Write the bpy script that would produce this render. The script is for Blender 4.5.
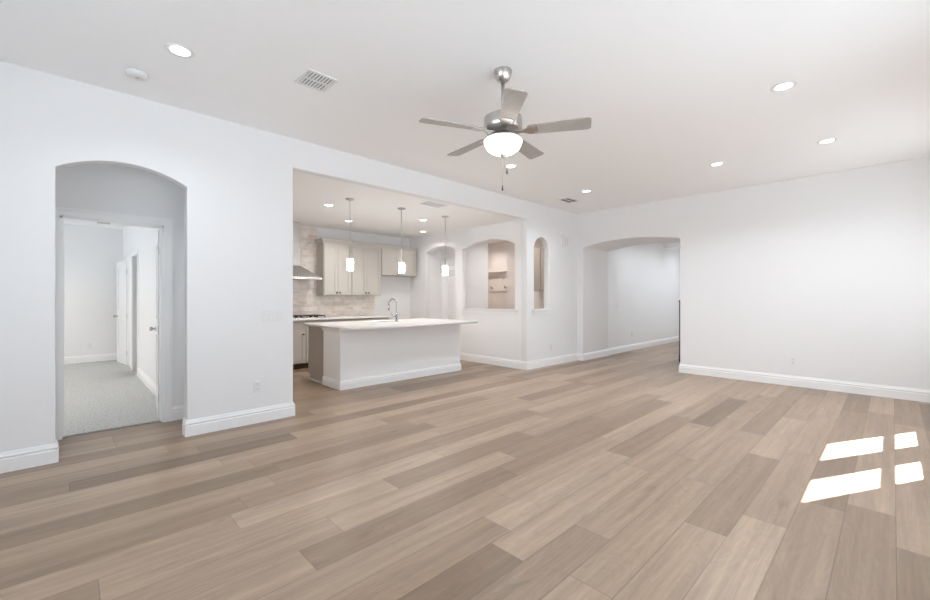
import bpy, bmesh, math, random
from mathutils import Vector, Matrix
random.seed(7)
sc = bpy.context.scene
for _o in list(bpy.data.objects):
    bpy.data.objects.remove(_o)
COL = sc.collection
PI = math.pi

# ------------------------------------------------------------------ camera
cam_data = bpy.data.cameras.new('camera')
cam = bpy.data.objects.new('camera', cam_data)
COL.objects.link(cam)
cam.location = (0, 0, 1.29)
cam.rotation_euler = (PI/2, 0, 0.80272)
cam_data.sensor_width = 36
cam_data.lens = 36*413.3/930
cam_data.shift_y = -1.65/930
cam_data.clip_start = 0.05
sc.camera = cam

# ------------------------------------------------------------------ world, sun, exposure
SKY = 5.9
world = bpy.data.worlds.new('sky')
sc.world = world
world.use_nodes = True
bgn = world.node_tree.nodes['Background']
bgn.inputs[0].default_value = (0.81, 0.92, 1.03, 1)
bgn.inputs[1].default_value = SKY
SUN_AZ = Vector((-0.462, -0.887))
SUN_TAN = 0.9
sd = bpy.data.lights.new('sun', 'SUN')
sd.energy = 230
sd.angle = 0.008
sd.color = (1, 0.99, 0.97)
sun = bpy.data.objects.new('sun', sd)
COL.objects.link(sun)
sun.rotation_euler = Vector((SUN_AZ.x, SUN_AZ.y, -SUN_TAN)).to_track_quat('-Z', 'Y').to_euler()
sun.location = (8, 12, 12)
sc.view_settings.view_transform = 'Standard'
sc.view_settings.look = 'None'
sc.view_settings.gamma = 1
sc.view_settings.use_curve_mapping = False
sc.view_settings.exposure = -1.53
sc.cycles.max_bounces = 16
sc.cycles.diffuse_bounces = 12
sc.cycles.sample_clamp_indirect = 10
KITCH_W = 34.0; HALL_W = 38.0; BED_W = 62.0
DOWN_W = 36.0       # watts of one recessed lamp
PEND_E = 95.0
BOWL_E = 14.0

# ------------------------------------------------------------------ materials
def mat(name, color=(0.8,0.8,0.8), rough=0.5, metal=0.0, emit=None, estr=0, spec=0.5):
    m = bpy.data.materials.new(name)
    m.use_nodes = True
    b = m.node_tree.nodes['Principled BSDF']
    b.inputs['Base Color'].default_value = (*color, 1)
    b.inputs['Roughness'].default_value = rough
    b.inputs['Metallic'].default_value = metal
    b.inputs['Specular IOR Level'].default_value = spec
    if emit:
        b.inputs['Emission Color'].default_value = (*emit, 1)
        b.inputs['Emission Strength'].default_value = estr
    return m

def noise_bump(m, scale, strength, dist=0.002, var=0.0, stretch=(1,1,1)):
    nt = m.node_tree; N = nt.nodes; L = nt.links
    b = N['Principled BSDF']
    tc = N.new('ShaderNodeTexCoord'); mp = N.new('ShaderNodeMapping')
    mp.inputs['Scale'].default_value = stretch
    nz = N.new('ShaderNodeTexNoise'); nz.inputs['Scale'].default_value = scale
    nz.inputs['Detail'].default_value = 4
    bp = N.new('ShaderNodeBump'); bp.inputs['Strength'].default_value = strength; bp.inputs['Distance'].default_value = dist
    L.new(tc.outputs['Object'], mp.inputs['Vector']); L.new(mp.outputs[0], nz.inputs['Vector'])
    L.new(nz.outputs['Fac'], bp.inputs['Height']); L.new(bp.outputs[0], b.inputs['Normal'])
    if var:
        c = b.inputs['Base Color'].default_value[:]
        rp = N.new('ShaderNodeValToRGB')
        rp.color_ramp.elements[0].position = 0.3; rp.color_ramp.elements[1].position = 0.7
        rp.color_ramp.elements[0].color = (*[x*(1-var) for x in c[:3]], 1)
        rp.color_ramp.elements[1].color = (*[min(1, x*(1+var)) for x in c[:3]], 1)
        L.new(nz.outputs['Fac'], rp.inputs[0]); L.new(rp.outputs[0], b.inputs['Base Color'])
    return m

M = {}
M['wall'] = noise_bump(mat('white_wall_paint', (0.845,0.845,0.848), 0.7, spec=0.25), 220, 0.06, 0.001)
M['ceil'] = noise_bump(mat('white_ceiling_paint', (0.95,0.95,0.95), 0.85, spec=0.15), 160, 0.08, 0.001)
M['trim'] = mat('white_semi_gloss_trim', (0.905,0.905,0.905), 0.35)
M['door'] = mat('white_door_paint', (0.87,0.87,0.875), 0.4)
M['plastic'] = mat('white_plastic', (0.82,0.82,0.815), 0.35)
M['slot'] = mat('dark_slot', (0.08,0.08,0.08), 0.6)
M['greige'] = mat('light_greige_cabinet_paint', (0.51,0.48,0.445), 0.4)
M['taupe'] = mat('taupe_island_panel_paint', (0.36,0.31,0.265), 0.45)
M['mudcab'] = mat('taupe_mudroom_cabinet', (0.40,0.35,0.31), 0.45)
M['toe'] = mat('dark_brown_toe_kick', (0.11,0.08,0.06), 0.6)
M['nickel'] = noise_bump(mat('brushed_nickel', (0.56,0.54,0.52), 0.3, 1.0), 90, 0.05, 0.001, stretch=(1,1,12))
M['steel'] = noise_bump(mat('brushed_stainless_steel', (0.60,0.59,0.57), 0.28, 1.0), 60, 0.04, 0.001, stretch=(1,14,1))
M['chrome'] = mat('dark_chrome_faucet', (0.42,0.42,0.43), 0.18, 1.0)
M['bronze'] = mat('dark_bronze_knob', (0.05,0.045,0.04), 0.4, 0.6)
M['black'] = mat('black_cast_iron', (0.02,0.019,0.018), 0.5)
M['blackwood'] = mat('black_painted_wood', (0.025,0.023,0.022), 0.4)
M['carpet'] = noise_bump(mat('pale_grey_carpet', (0.475,0.485,0.48), 0.95, spec=0.1), 55, 0.9, 0.01, var=0.22)
M['patio'] = noise_bump(mat('pale_bounce_ground', (0.75,0.80,0.85), 0.9), 4, 0.2, var=0.1)  # pale bluish colour chosen to bounce cool light up onto the ceilings
M['quartz'] = noise_bump(mat('white_quartz', (0.80,0.79,0.775), 0.18), 8, 0.0, var=0.03)
M['bead'] = mat('mudroom_beadboard_paint', (0.75,0.685,0.64), 0.5)
M['mudwall'] = mat('mudroom_warm_paint', (0.74,0.69,0.655), 0.7)
M['lens'] = mat('glowing_lens', (1,1,1), 0.4, emit=(1,0.97,0.92), estr=12)
M['shade'] = mat('glowing_frosted_shade', (1,0.97,0.93), 0.3, emit=(1,0.965,0.92), estr=PEND_E)
M['bowl'] = mat('glowing_frosted_bowl', (1,0.97,0.93), 0.3, emit=(1,0.93,0.84), estr=BOWL_E)
M['dim_grey'] = mat('dull_grey_louver_and_closet_shade', (0.25,0.25,0.245), 0.6)
M['outlet_grey'] = mat('grey_louver_paint', (0.55,0.55,0.54), 0.5)

# fan blade: grey washed wood
M['blade'] = noise_bump(mat('grey_washed_blade', (0.34,0.315,0.29), 0.38), 14, 0.03, 0.001, var=0.14, stretch=(1.2,14,1))

# thin window glass
gm = bpy.data.materials.new('window_glass'); gm.use_nodes = True
nt = gm.node_tree; nt.nodes.clear()
out = nt.nodes.new('ShaderNodeOutputMaterial'); mx = nt.nodes.new('ShaderNodeMixShader')
tr = nt.nodes.new('ShaderNodeBsdfTransparent'); gl = nt.nodes.new('ShaderNodeBsdfGlossy'); gl.inputs['Roughness'].default_value = 0.02
mx.inputs[0].default_value = 0.06
nt.links.new(tr.outputs[0], mx.inputs[1]); nt.links.new(gl.outputs[0], mx.inputs[2]); nt.links.new(mx.outputs[0], out.inputs[0])
M['glass'] = gm

# plank floor
def plank_floor():
    m = bpy.data.materials.new('oak_vinyl_planks'); m.use_nodes = True
    nt = m.node_tree; N = nt.nodes; L = nt.links; b = N['Principled BSDF']
    def math_(op, a, bb=None):
        n = N.new('ShaderNodeMath'); n.operation = op
        for i, v in enumerate((a, bb)):
            if v is None: continue
            if isinstance(v, (int, float)): n.inputs[i].default_value = v
            else: L.new(v, n.inputs[i])
        return n.outputs[0]
    tc = N.new('ShaderNodeTexCoord'); sp = N.new('ShaderNodeSeparateXYZ'); L.new(tc.outputs['Object'], sp.inputs[0])
    x, y = sp.outputs[0], sp.outputs[1]
    u = math_('DIVIDE', math_('ADD', x, 40.122), 0.212)
    row = math_('FLOOR', u)
    wn1 = N.new('ShaderNodeTexWhiteNoise'); wn1.noise_dimensions = '1D'; L.new(row, wn1.inputs['W'])
    v = math_('ADD', math_('DIVIDE', math_('ADD', y, 40.0), 1.52), wn1.outputs['Value'])
    idx = math_('FLOOR', v)
    cb = N.new('ShaderNodeCombineXYZ'); L.new(row, cb.inputs[0]); L.new(idx, cb.inputs[1])
    wn2 = N.new('ShaderNodeTexWhiteNoise'); wn2.noise_dimensions = '2D'; L.new(cb.outputs[0], wn2.inputs['Vector'])
    ramp = N.new('ShaderNodeValToRGB'); cr = ramp.color_ramp
    cols = [(0.0,(0.180,0.122,0.080)), (0.2,(0.240,0.167,0.112)), (0.5,(0.300,0.215,0.149)), (0.8,(0.340,0.247,0.173)), (1.0,(0.370,0.274,0.196))]
    while len(cr.elements) < len(cols): cr.elements.new(0.5)
    for e, (p, c) in zip(cr.elements, cols): e.position = p; e.color = (*c, 1)
    L.new(wn2.outputs['Value'], ramp.inputs[0])
    # grain
    gx = math_('MULTIPLY', x, 70.0); gy = math_('MULTIPLY', y, 2.2)
    gz = math_('MULTIPLY', wn2.outputs['Value'], 60.0)
    gv = N.new('ShaderNodeCombineXYZ'); L.new(gx, gv.inputs[0]); L.new(gy, gv.inputs[1]); L.new(gz, gv.inputs[2])
    n1 = N.new('ShaderNodeTexNoise'); n1.inputs['Scale'].default_value = 1.0; n1.inputs['Detail'].default_value = 5; n1.inputs['Roughness'].default_value = 0.65; n1.inputs['Distortion'].default_value = 0.6
    L.new(gv.outputs[0], n1.inputs['Vector'])
    gv2 = N.new('ShaderNodeCombineXYZ'); L.new(math_('MULTIPLY', x, 17.0), gv2.inputs[0]); L.new(math_('MULTIPLY', y, 0.7), gv2.inputs[1]); L.new(gz, gv2.inputs[2])
    n2 = N.new('ShaderNodeTexNoise'); n2.inputs['Scale'].default_value = 1.0; n2.inputs['Detail'].default_value = 4
    L.new(gv2.outputs[0], n2.inputs['Vector'])
    g1 = math_('ADD', math_('MULTIPLY', n1.outputs['Fac'], 0.55), 0.725)
    g2 = math_('ADD', math_('MULTIPLY', n2.outputs['Fac'], 0.75), 0.635)
    gv3 = N.new('ShaderNodeCombineXYZ'); L.new(math_('MULTIPLY', x, 9.0), gv3.inputs[0]); L.new(math_('MULTIPLY', y, 1.6), gv3.inputs[1]); L.new(math_('ADD', gz, 17.3), gv3.inputs[2])
    n3 = N.new('ShaderNodeTexNoise'); n3.inputs['Scale'].default_value = 1.0; n3.inputs['Detail'].default_value = 2; n3.inputs['Distortion'].default_value = 1.2
    L.new(gv3.outputs[0], n3.inputs['Vector'])
    ring = math_('ABSOLUTE', math_('SINE', math_('MULTIPLY', n3.outputs['Fac'], 26.0)))
    g3 = math_('ADD', math_('MULTIPLY', ring, 0.09), 0.94)
    st = N.new('ShaderNodeMapRange'); st.inputs[1].default_value = 0.60; st.inputs[2].default_value = 0.74; st.inputs[3].default_value = 1.0; st.inputs[4].default_value = 0.80
    L.new(n3.outputs['Fac'], st.inputs[0])
    gg = math_('MULTIPLY', math_('MULTIPLY', g1, g2), math_('MULTIPLY', g3, st.outputs[0]))
    # seams
    fu = math_('FRACT', u); fv = math_('FRACT', v)
    du = math_('MULTIPLY', math_('MINIMUM', fu, math_('SUBTRACT', 1.0, fu)), 0.212)
    dv = math_('MULTIPLY', math_('MINIMUM', fv, math_('SUBTRACT', 1.0, fv)), 1.52)
    dd = math_('MINIMUM', du, dv)
    mr = N.new('ShaderNodeMapRange'); mr.inputs[1].default_value = 0.0008; mr.inputs[2].default_value = 0.0028
    mr.inputs[3].default_value = 0.60; mr.inputs[4].default_value = 1.0
    L.new(dd, mr.inputs[0])
    fac = math_('MULTIPLY', gg, mr.outputs[0])
    vm = N.new('ShaderNodeVectorMath'); vm.operation = 'SCALE'
    L.new(ramp.outputs[0], vm.inputs[0]); L.new(fac, vm.inputs['Scale'])
    L.new(vm.outputs[0], b.inputs['Base Color'])
    b.inputs['Roughness'].default_value = 0.36
    b.inputs['Specular IOR Level'].default_value = 0.5
    bp = N.new('ShaderNodeBump'); bp.inputs['Strength'].default_value = 0.25; bp.inputs['Distance'].default_value = 0.002
    L.new(math_('MULTIPLY', fac, 1.0), bp.inputs['Height']); L.new(bp.outputs[0], b.inputs['Normal'])
    return m
M['floor'] = plank_floor()

def tile_mat():
    m = bpy.data.materials.new('stone_subway_tile'); m.use_nodes = True
    nt = m.node_tree; N = nt.nodes; L = nt.links; b = N['Principled BSDF']
    tc = N.new('ShaderNodeTexCoord'); sp = N.new('ShaderNodeSeparateXYZ'); cb = N.new('ShaderNodeCombineXYZ')
    L.new(tc.outputs['Object'], sp.inputs[0]); L.new(sp.outputs[1], cb.inputs[0]); L.new(sp.outputs[2], cb.inputs[1])
    br = N.new('ShaderNodeTexBrick'); L.new(cb.outputs[0], br.inputs['Vector'])
    br.inputs['Scale'].default_value = 1.0
    br.inputs['Brick Width'].default_value = 0.20; br.inputs['Row Height'].default_value = 0.066
    br.inputs['Mortar Size'].default_value = 0.004
    br.inputs['Color1'].default_value = (0.70,0.625,0.565,1); br.inputs['Color2'].default_value = (0.88,0.825,0.78,1)
    br.inputs['Mortar'].default_value = (0.86,0.83,0.80,1)
    nz = N.new('ShaderNodeTexNoise'); nz.inputs['Scale'].default_value = 9; nz.inputs['Detail'].default_value = 6
    L.new(cb.outputs[0], nz.inputs['Vector'])
    rp = N.new('ShaderNodeValToRGB'); rp.color_ramp.elements[0].position = 0.3; rp.color_ramp.elements[1].position = 0.65
    rp.color_ramp.elements[0].color = (0.84,0.80,0.77,1); rp.color_ramp.elements[1].color = (1,1,1,1)
    L.new(nz.outputs['Fac'], rp.inputs[0])
    mixn = N.new('ShaderNodeMix'); mixn.data_type = 'RGBA'; mixn.blend_type = 'MULTIPLY'; mixn.inputs[0].default_value = 1
    L.new(br.outputs['Color'], mixn.inputs[6]); L.new(rp.outputs[0], mixn.inputs[7])
    L.new(mixn.outputs[2], b.inputs['Base Color'])
    b.inputs['Roughness'].default_value = 0.3
    bp = N.new('ShaderNodeBump'); bp.invert = True; bp.inputs['Strength'].default_value = 0.5; bp.inputs['Distance'].default_value = 0.003
    L.new(br.outputs['Fac'], bp.inputs['Height']); L.new(bp.outputs[0], b.inputs['Normal'])
    return m
M['tile'] = tile_mat()

# ------------------------------------------------------------------ mesh helpers (world coordinates)
def bmn(): return bmesh.new()

def box(bm, x0, x1, y0, y1, z0, z1, bev=0.0, seg=1):
    if x0 > x1: x0, x1 = x1, x0
    if y0 > y1: y0, y1 = y1, y0
    if z0 > z1: z0, z1 = z1, z0
    t = bmesh.new() if bev else bm
    vs = [t.verts.new(c) for c in ((x0,y0,z0),(x1,y0,z0),(x1,y1,z0),(x0,y1,z0),(x0,y0,z1),(x1,y0,z1),(x1,y1,z1),(x0,y1,z1))]
    for f in ((0,3,2,1),(4,5,6,7),(0,1,5,4),(1,2,6,5),(2,3,7,6),(3,0,4,7)):
        t.faces.new([vs[i] for i in f])
    if bev:
        bmesh.ops.bevel(t, geom=t.edges[:], offset=bev, segments=seg, affect='EDGES', profile=0.7)
        join(bm, t)

def join(bm, t, mx=None):
    t.verts.index_update()
    vm = {}
    for v in t.verts:
        vm[v] = bm.verts.new(mx @ v.co if mx else v.co)
    for f in t.faces:
        try: nf = bm.faces.new([vm[v] for v in f.verts]); nf.smooth = f.smooth
        except ValueError: pass
    t.free()

def lathe(bm, cx, cy, prof, n=32, smooth=True):
    """prof: list of (r, z), capped at both ends"""
    rings = []
    for r, z in prof:
        if r < 1e-6: rings.append([bm.verts.new((cx, cy, z))])
        else: rings.append([bm.verts.new((cx+r*math.cos(2*PI*i/n), cy+r*math.sin(2*PI*i/n), z)) for i in range(n)])
    for a, b in zip(rings, rings[1:]):
        for i in range(n):
            j = (i+1) % n
            if len(a) == 1 and len(b) == 1: continue
            if len(a) == 1: f = bm.faces.new((a[0], b[j], b[i]))
            elif len(b) == 1: f = bm.faces.new((a[i], a[j], b[0]))
            else: f = bm.faces.new((a[i], a[j], b[j], b[i]))
            f.smooth = smooth
    for rg, rev in ((rings[0], True), (rings[-1], False)):
        if len(rg) > 1:
            bm.faces.new(rg[::-1] if rev else rg)

def tube(bm, pts, r, n=12, smooth=True):
    pts = [Vector(p) for p in pts]
    rs = r if isinstance(r, (list, tuple)) else [r]*len(pts)
    rings = []
    ref = None
    for i, p in enumerate(pts):
        d = (pts[min(i+1, len(pts)-1)] - pts[max(i-1, 0)]).normalized()
        if ref is None:
            ref = d.orthogonal().normalized()
        ref = (ref - d*ref.dot(d)).normalized()
        o = d.cross(ref)
        rings.append([bm.verts.new(p + rs[i]*(math.cos(2*PI*k/n)*ref + math.sin(2*PI*k/n)*o)) for k in range(n)])
    for a, b in zip(rings, rings[1:]):
        for k in range(n):
            f = bm.faces.new((a[k], a[(k+1)%n], b[(k+1)%n], b[k])); f.smooth = smooth
    bm.faces.new(rings[0][::-1]); bm.faces.new(rings[-1])

def prism(bm, poly, axis, a0, a1):
    """poly 2D extruded along axis; axis 'x': poly=(y,z), 'y': (x,z), 'z': (x,y)"""
    def P(p, a):
        return {'x': (a, p[0], p[1]), 'y': (p[0], a, p[1]), 'z': (p[0], p[1], a)}[axis]
    A = [bm.verts.new(P(p, a0)) for p in poly]; B = [bm.verts.new(P(p, a1)) for p in poly]
    n = len(poly)
    bm.faces.new(A[::-1]); bm.faces.new(B)
    for i in range(n):
        bm.faces.new((A[i], A[(i+1)%n], B[(i+1)%n], B[i]))
    bmesh.ops.recalc_face_normals(bm, faces=bm.faces[:])

def tag(o, label=None, cat=None, group=None, kind=None):
    if label: o['label'] = label
    if cat: o['category'] = cat
    if group: o['group'] = group
    if kind: o['kind'] = kind
    return o

def wloc(o):
    v = Vector((0,0,0))
    while o: v += o.location; o = o.parent
    return v

def obj(name, bm, m, parent=None, label=None, cat=None, group=None, kind=None, recalc=True):
    """one mesh object; vertices given in world coordinates"""
    if recalc: bmesh.ops.recalc_face_normals(bm, faces=bm.faces[:])
    me = bpy.data.meshes.new(name)
    if parent: org = wloc(parent)
    else:
        xs = [v.co for v in bm.verts]
        lo = [min(c[i] for c in xs) for i in range(3)]; hi = [max(c[i] for c in xs) for i in range(3)]
        org = Vector(((lo[0]+hi[0])/2, (lo[1]+hi[1])/2, lo[2]))
    for v in bm.verts: v.co -= org
    bm.to_mesh(me); bm.free()
    o = bpy.data.objects.new(name, me); COL.objects.link(o)
    if parent: o.parent = parent
    else: o.location = org
    me.materials.append(m)
    return tag(o, label, cat, group, kind)

def thing(name, loc, label, cat, group=None, kind=None):
    o = bpy.data.objects.new(name, None); COL.objects.link(o)
    o.empty_display_size = 0.1
    o.location = loc
    return tag(o, label, cat, group, kind)

def copy_tree(o, parent=None):
    c = o.copy(); COL.objects.link(c); c.parent = parent
    for ch in list(o.children): copy_tree(ch, c)
    return c

def dup(o, loc, label, rotz=None):
    c = copy_tree(o); c.location = loc; c['label'] = label
    if rotz is not None: c.rotation_euler = (0, 0, rotz)
    return c

# wall slab with holes, from a filled 2D curve
def arch_outline(u0, u1, v0, spring, peak, n=20):
    """opening with a segmental arch on top"""
    w = (u1-u0)/2; r = peak-spring
    R = (w*w + r*r)/(2*r); cu = (u0+u1)/2; cv = peak-R
    a = math.asin(min(1.0, w/R))
    pts = [(u0, v0), (u1, v0)]
    for i in range(n+1):
        t = a - 2*a*i/n
        pts.append((cu + R*math.sin(t), cv + R*math.cos(t)))
    return pts
def rect(u0, u1, v0, v1): return [(u0,v0),(u1,v0),(u1,v1),(u0,v1)]

def wall(name, axis, a0, a1, outline, holes, m, label, cat='wall', kind='structure', parent=None, bev=0.0):
    """axis 'x': slab x in [a0,a1], outline (y,z); axis 'y': slab y in [a0,a1], outline (x,z); 'z': outline (x,y)"""
    cu = bpy.data.curves.new(name+'_c', 'CURVE'); cu.dimensions = '2D'; cu.fill_mode = 'BOTH'
    for pts in [outline]+holes:
        s = cu.splines.new('POLY'); s.points.add(len(pts)-1)
        for p, q in zip(s.points, pts): p.co = (q[0], q[1], 0, 1)
        s.use_cyclic_u = True
    cu.extrude = abs(a1-a0)/2
    co = bpy.data.objects.new(name+'_c', cu); COL.objects.link(co)
    dg = bpy.context.evaluated_depsgraph_get()
    me = bpy.data.meshes.new_from_object(co.evaluated_get(dg))
    bm = bmesh.new(); bm.from_mesh(me)
    bpy.data.objects.remove(co); bpy.data.curves.remove(cu); bpy.data.meshes.remove(me)
    mid = (a0+a1)/2
    for v in bm.verts:
        u, w_, d = v.co
        v.co = {'x': (mid+d, u, w_), 'y': (u, mid+d, w_), 'z': (u, w_, mid+d)}[axis]
    bmesh.ops.remove_doubles(bm, verts=bm.verts[:], dist=1e-5)
    bmesh.ops.recalc_face_normals(bm, faces=bm.faces[:])
    if bev:
        bmesh.ops.dissolve_limit(bm, angle_limit=0.002, verts=bm.verts[:], edges=bm.edges[:])
    o = obj(name, bm, m, parent, label, cat, None, kind, recalc=False)
    if bev:
        md = o.modifiers.new('bev', 'BEVEL'); md.width = bev; md.segments = 3; md.limit_method = 'ANGLE'; md.angle_limit = math.radians(60)
    return o

# baseboard / moulding sweep along a 2D path, profile (out, z), outward side given by sign
BB = [(0,0),(0.017,0),(0.017,0.096),(0.0115,0.103),(0.0115,0.108),(0.0165,0.113),(0.0165,0.121),(0.0105,0.131),(0.0065,0.146),(0.004,0.151),(0,0.151)]
def sweep(bm, path, prof, side=1):
    P = [Vector(p) for p in path]
    n = len(P); rings = []
    for i in range(n):
        dirs = []
        if i > 0: dirs.append((P[i]-P[i-1]).normalized())
        if i < n-1: dirs.append((P[i+1]-P[i]).normalized())
        nr = [Vector((-d.y, d.x))*side for d in dirs]
        if len(nr) == 2:
            b = (nr[0]+nr[1])
            b = b/ max(1e-6, b.dot(nr[0])) if b.length > 1e-6 else nr[0]
        else: b = nr[0]
        rings.append([bm.verts.new((P[i].x+b.x*o, P[i].y+b.y*o, z)) for o, z in prof])
    k = len(prof)
    for a, b in zip(rings, rings[1:]):
        for j in range(k):
            bm.faces.new((a[j], a[(j+1)%k], b[(j+1)%k], b[j]))
    bm.faces.new(rings[0]); bm.faces.new(rings[-1][::-1])
def baseboard(name, path, side, label):
    bm = bmn(); sweep(bm, path, BB, side)
    return obj(name, bm, M['trim'], None, label, 'baseboard', None, 'structure')

# ------------------------------------------------------------------ room dimensions
LX = -4.58           # left wall of the living room
BY = 7.696           # back wall
RX = 0.65            # right wall, inner face
RY = -1.3            # wall behind the camera
H = 3.05; HK = 2.726 # ceilings
KX = -8.09           # kitchen back wall
PY = 5.97            # kitchen end wall with the pass-through
DX = -5.28           # wall with the bedroom door
T = 0.12

# ------------------------------------------------------------------ structure
bm = bmn(); box(bm, -8.4, 0.9, -1.6, 13.7, -0.1, 0)
obj('floor', bm, M['floor'], None, 'light oak plank floor running through living room, kitchen and hall', 'floor', None, 'structure')
bm = bmn(); box(bm, -11.34, DX-0.06, -2.28, 0.98, -0.1, 0.012)
obj('floor_bedroom', bm, M['carpet'], None, 'pale grey carpet on the bedroom floor beyond the open door', 'floor', None, 'structure')
bm = bmn(); box(bm, LX-T, RX+0.14, RY-0.14, BY+1.11, H, H+0.15)
obj('ceiling', bm, M['ceil'], None, 'flat white living room ceiling', 'ceiling', None, 'structure')
bm = bmn(); box(bm, KX-0.15, LX-T, 0.9, 8.3, HK, HK+0.15)
obj('ceiling_kitchen', bm, M['ceil'], None, 'lower white ceiling over the kitchen', 'ceiling', None, 'structure')
bm = bmn(); box(bm, -4.7, -2.1, BY+1.10, 13.6, H, H+0.15)
obj('ceiling_hall', bm, M['ceil'], None, 'white ceiling of the hall beyond the far arch', 'ceiling', None, 'structure')
bm = bmn(); box(bm, DX, LX-T, -0.8, 1.2, 2.62, 2.77)
obj('ceiling_niche', bm, M['ceil'], None, 'white ceiling of the niche before the bedroom door', 'ceiling', None, 'structure')
bm = bmn(); box(bm, -11.34, DX-T, -2.3, 1.0, 2.74, 2.89)
obj('ceiling_bedroom', bm, M['ceil'], None, 'white bedroom ceiling seen through the open door', 'ceiling', None, 'structure')

# left wall: bedroom arch, wide kitchen opening, narrow arched window
N0, N1 = 0.814, 1.797
outl = [(RY-T,0),(-0.058,0)]
left_out = [(RY-T,0)]
ar = arch_outline(-0.058, N0, 0, 2.328, 2.452)
# walk the outline: bottom edge goes around the arch and the kitchen opening
arch_pts = ar[2:][::-1]          # left spring ... right spring
left_out += [(-0.058,0)] + arch_pts + [(N0,0),(N1,0),(N1,HK),(PY,HK),(PY,0),(BY,0),(BY,H),(RY-T,H)]
wall('wall_left', 'x', LX-T, LX, left_out, [arch_outline(6.186, 6.663, 1.09, 2.20, 2.438)], M['wall'],
     'white left wall with bedroom arch, kitchen opening and narrow arched window', bev=0.009)
# back wall, deep arched passage to the hall
bk = [(LX-T,0),(-4.454,0)] + arch_outline(-4.454,-2.576,0,2.338,2.436,28)[2:][::-1] + [(-2.576,0),(RX+0.14,0),(RX+0.14,H),(LX-T,H)]
wall('wall_back', 'y', BY, BY+1.10, bk, [], M['wall'], 'white back wall with a deep arched passage at its left end', bev=0.009)
# right wall: two sash windows and a patio door added for daylight
W1 = (5.36, 6.08); W2 = (6.33, 7.13)
SILL, HEAD = 0.973, 2.315
PD = (0.2, 4.0)
wall('wall_right', 'x', RX, RX+0.14, rect(RY-T, BY, 0, H), [rect(W1[0],W1[1],SILL,HEAD), rect(W2[0],W2[1],SILL,HEAD), rect(PD[0],PD[1],0.05,2.6)],
     M['wall'], 'white right wall of the living room with windows and an added patio door')
RW = (-3.4, 0.2)  # rear window added for broad soft light from behind the camera
wall('wall_rear', 'y', RY-0.14, RY, rect(LX-T, RX+0.14, 0, H), [rect(RW[0],RW[1],0.5,2.6)], M['wall'], 'white wall behind the camera with a wide window added for daylight')
# kitchen end wall with arched doorway and pass-through
ke = [(KX-T,0),(-7.474,0)] + arch_outline(-7.474,-6.487,0,2.335,2.455)[2:][::-1] + [(-6.487,0),(LX-T,0),(LX-T,HK),(KX-T,HK)]
wall('wall_pass_through', 'y', PY, PY+T, ke, [arch_outline(-6.271,-4.851,1.09,2.305,2.452)], M['wall'],
     'white kitchen end wall with arched doorway and arched pass-through opening', bev=0.009)
bm = bmn(); box(bm, KX-T, KX, 0.9, PY, 0, HK)
obj('wall_kitchen', bm, M['wall'], None, 'white kitchen wall behind the cabinets and backsplash', 'wall', None, 'structure')
bm = bmn(); box(bm, KX, LX-T, 1.2, 1.32, 0, HK)
obj('wall_kitchen_side', bm, M['wall'], None, 'white side wall between kitchen and bedroom', 'wall', None, 'structure')
# niche before the bedroom
D0, D1, DH = -0.04, 0.735, 2.045
wall('wall_bedroom_door', 'x', DX-T, DX, [(-2.3,0),(D0,0),(D0,DH),(D1,DH),(D1,0),(1.2,0),(1.2,2.9),(-2.3,2.9)], [], M['wall'], 'white wall at the back of the niche around the bedroom door')
bm = bmn(); box(bm, DX, LX-T, 1.08, 1.2, 0, 2.62)
obj('wall_niche_right', bm, M['wall'], None, 'white right side wall of the bedroom door niche', 'wall', None, 'structure')
bm = bmn(); box(bm, DX, LX-T, -0.8, -0.68, 0, 2.62)
obj('wall_niche_left', bm, M['wall'], None, 'white left side wall of the bedroom door niche', 'wall', None, 'structure')
# bedroom
BYW = 0.86
bm = bmn(); box(bm, -11.35, -11.2, -2.3, 1.0, 0, 2.74)
obj('wall_bedroom_far', bm, M['wall'], None, 'white far wall of the bedroom', 'wall', None, 'structure')
C1 = (-9.42,-8.65); C2 = (-10.93,-10.17)
bo = [(-11.2,0),(C2[0],0),(C2[0],2.03),(C2[1],2.03),(C2[1],0),(C1[0],0),(C1[0],2.03),(C1[1],2.03),(C1[1],0),(DX-T,0),(DX-T,2.74),(-11.2,2.74)]
wall('wall_bedroom_right', 'y', BYW, BYW+0.1, bo, [], M['wall'], 'white right wall of the bedroom with two doorways')
wall('wall_bedroom_left', 'y', -2.3, -2.18, rect(-11.2, DX-T, 0, 2.74), [rect(-10.9,-6.0,0.8,2.1)], M['wall'], 'white bedroom window wall out of sight')
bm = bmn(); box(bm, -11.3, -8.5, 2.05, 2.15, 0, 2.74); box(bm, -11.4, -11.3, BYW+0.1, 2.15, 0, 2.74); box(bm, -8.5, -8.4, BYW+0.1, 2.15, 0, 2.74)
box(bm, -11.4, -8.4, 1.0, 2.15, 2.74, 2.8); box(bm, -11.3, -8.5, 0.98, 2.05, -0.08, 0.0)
obj('wall_bedroom_closet', bm, M['dim_grey'], None, 'closet walls behind the bedroom doorways, coloured dark grey for shade', 'wall', None, 'structure')  # darkness of the unlit closet is put into the wall colour
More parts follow.
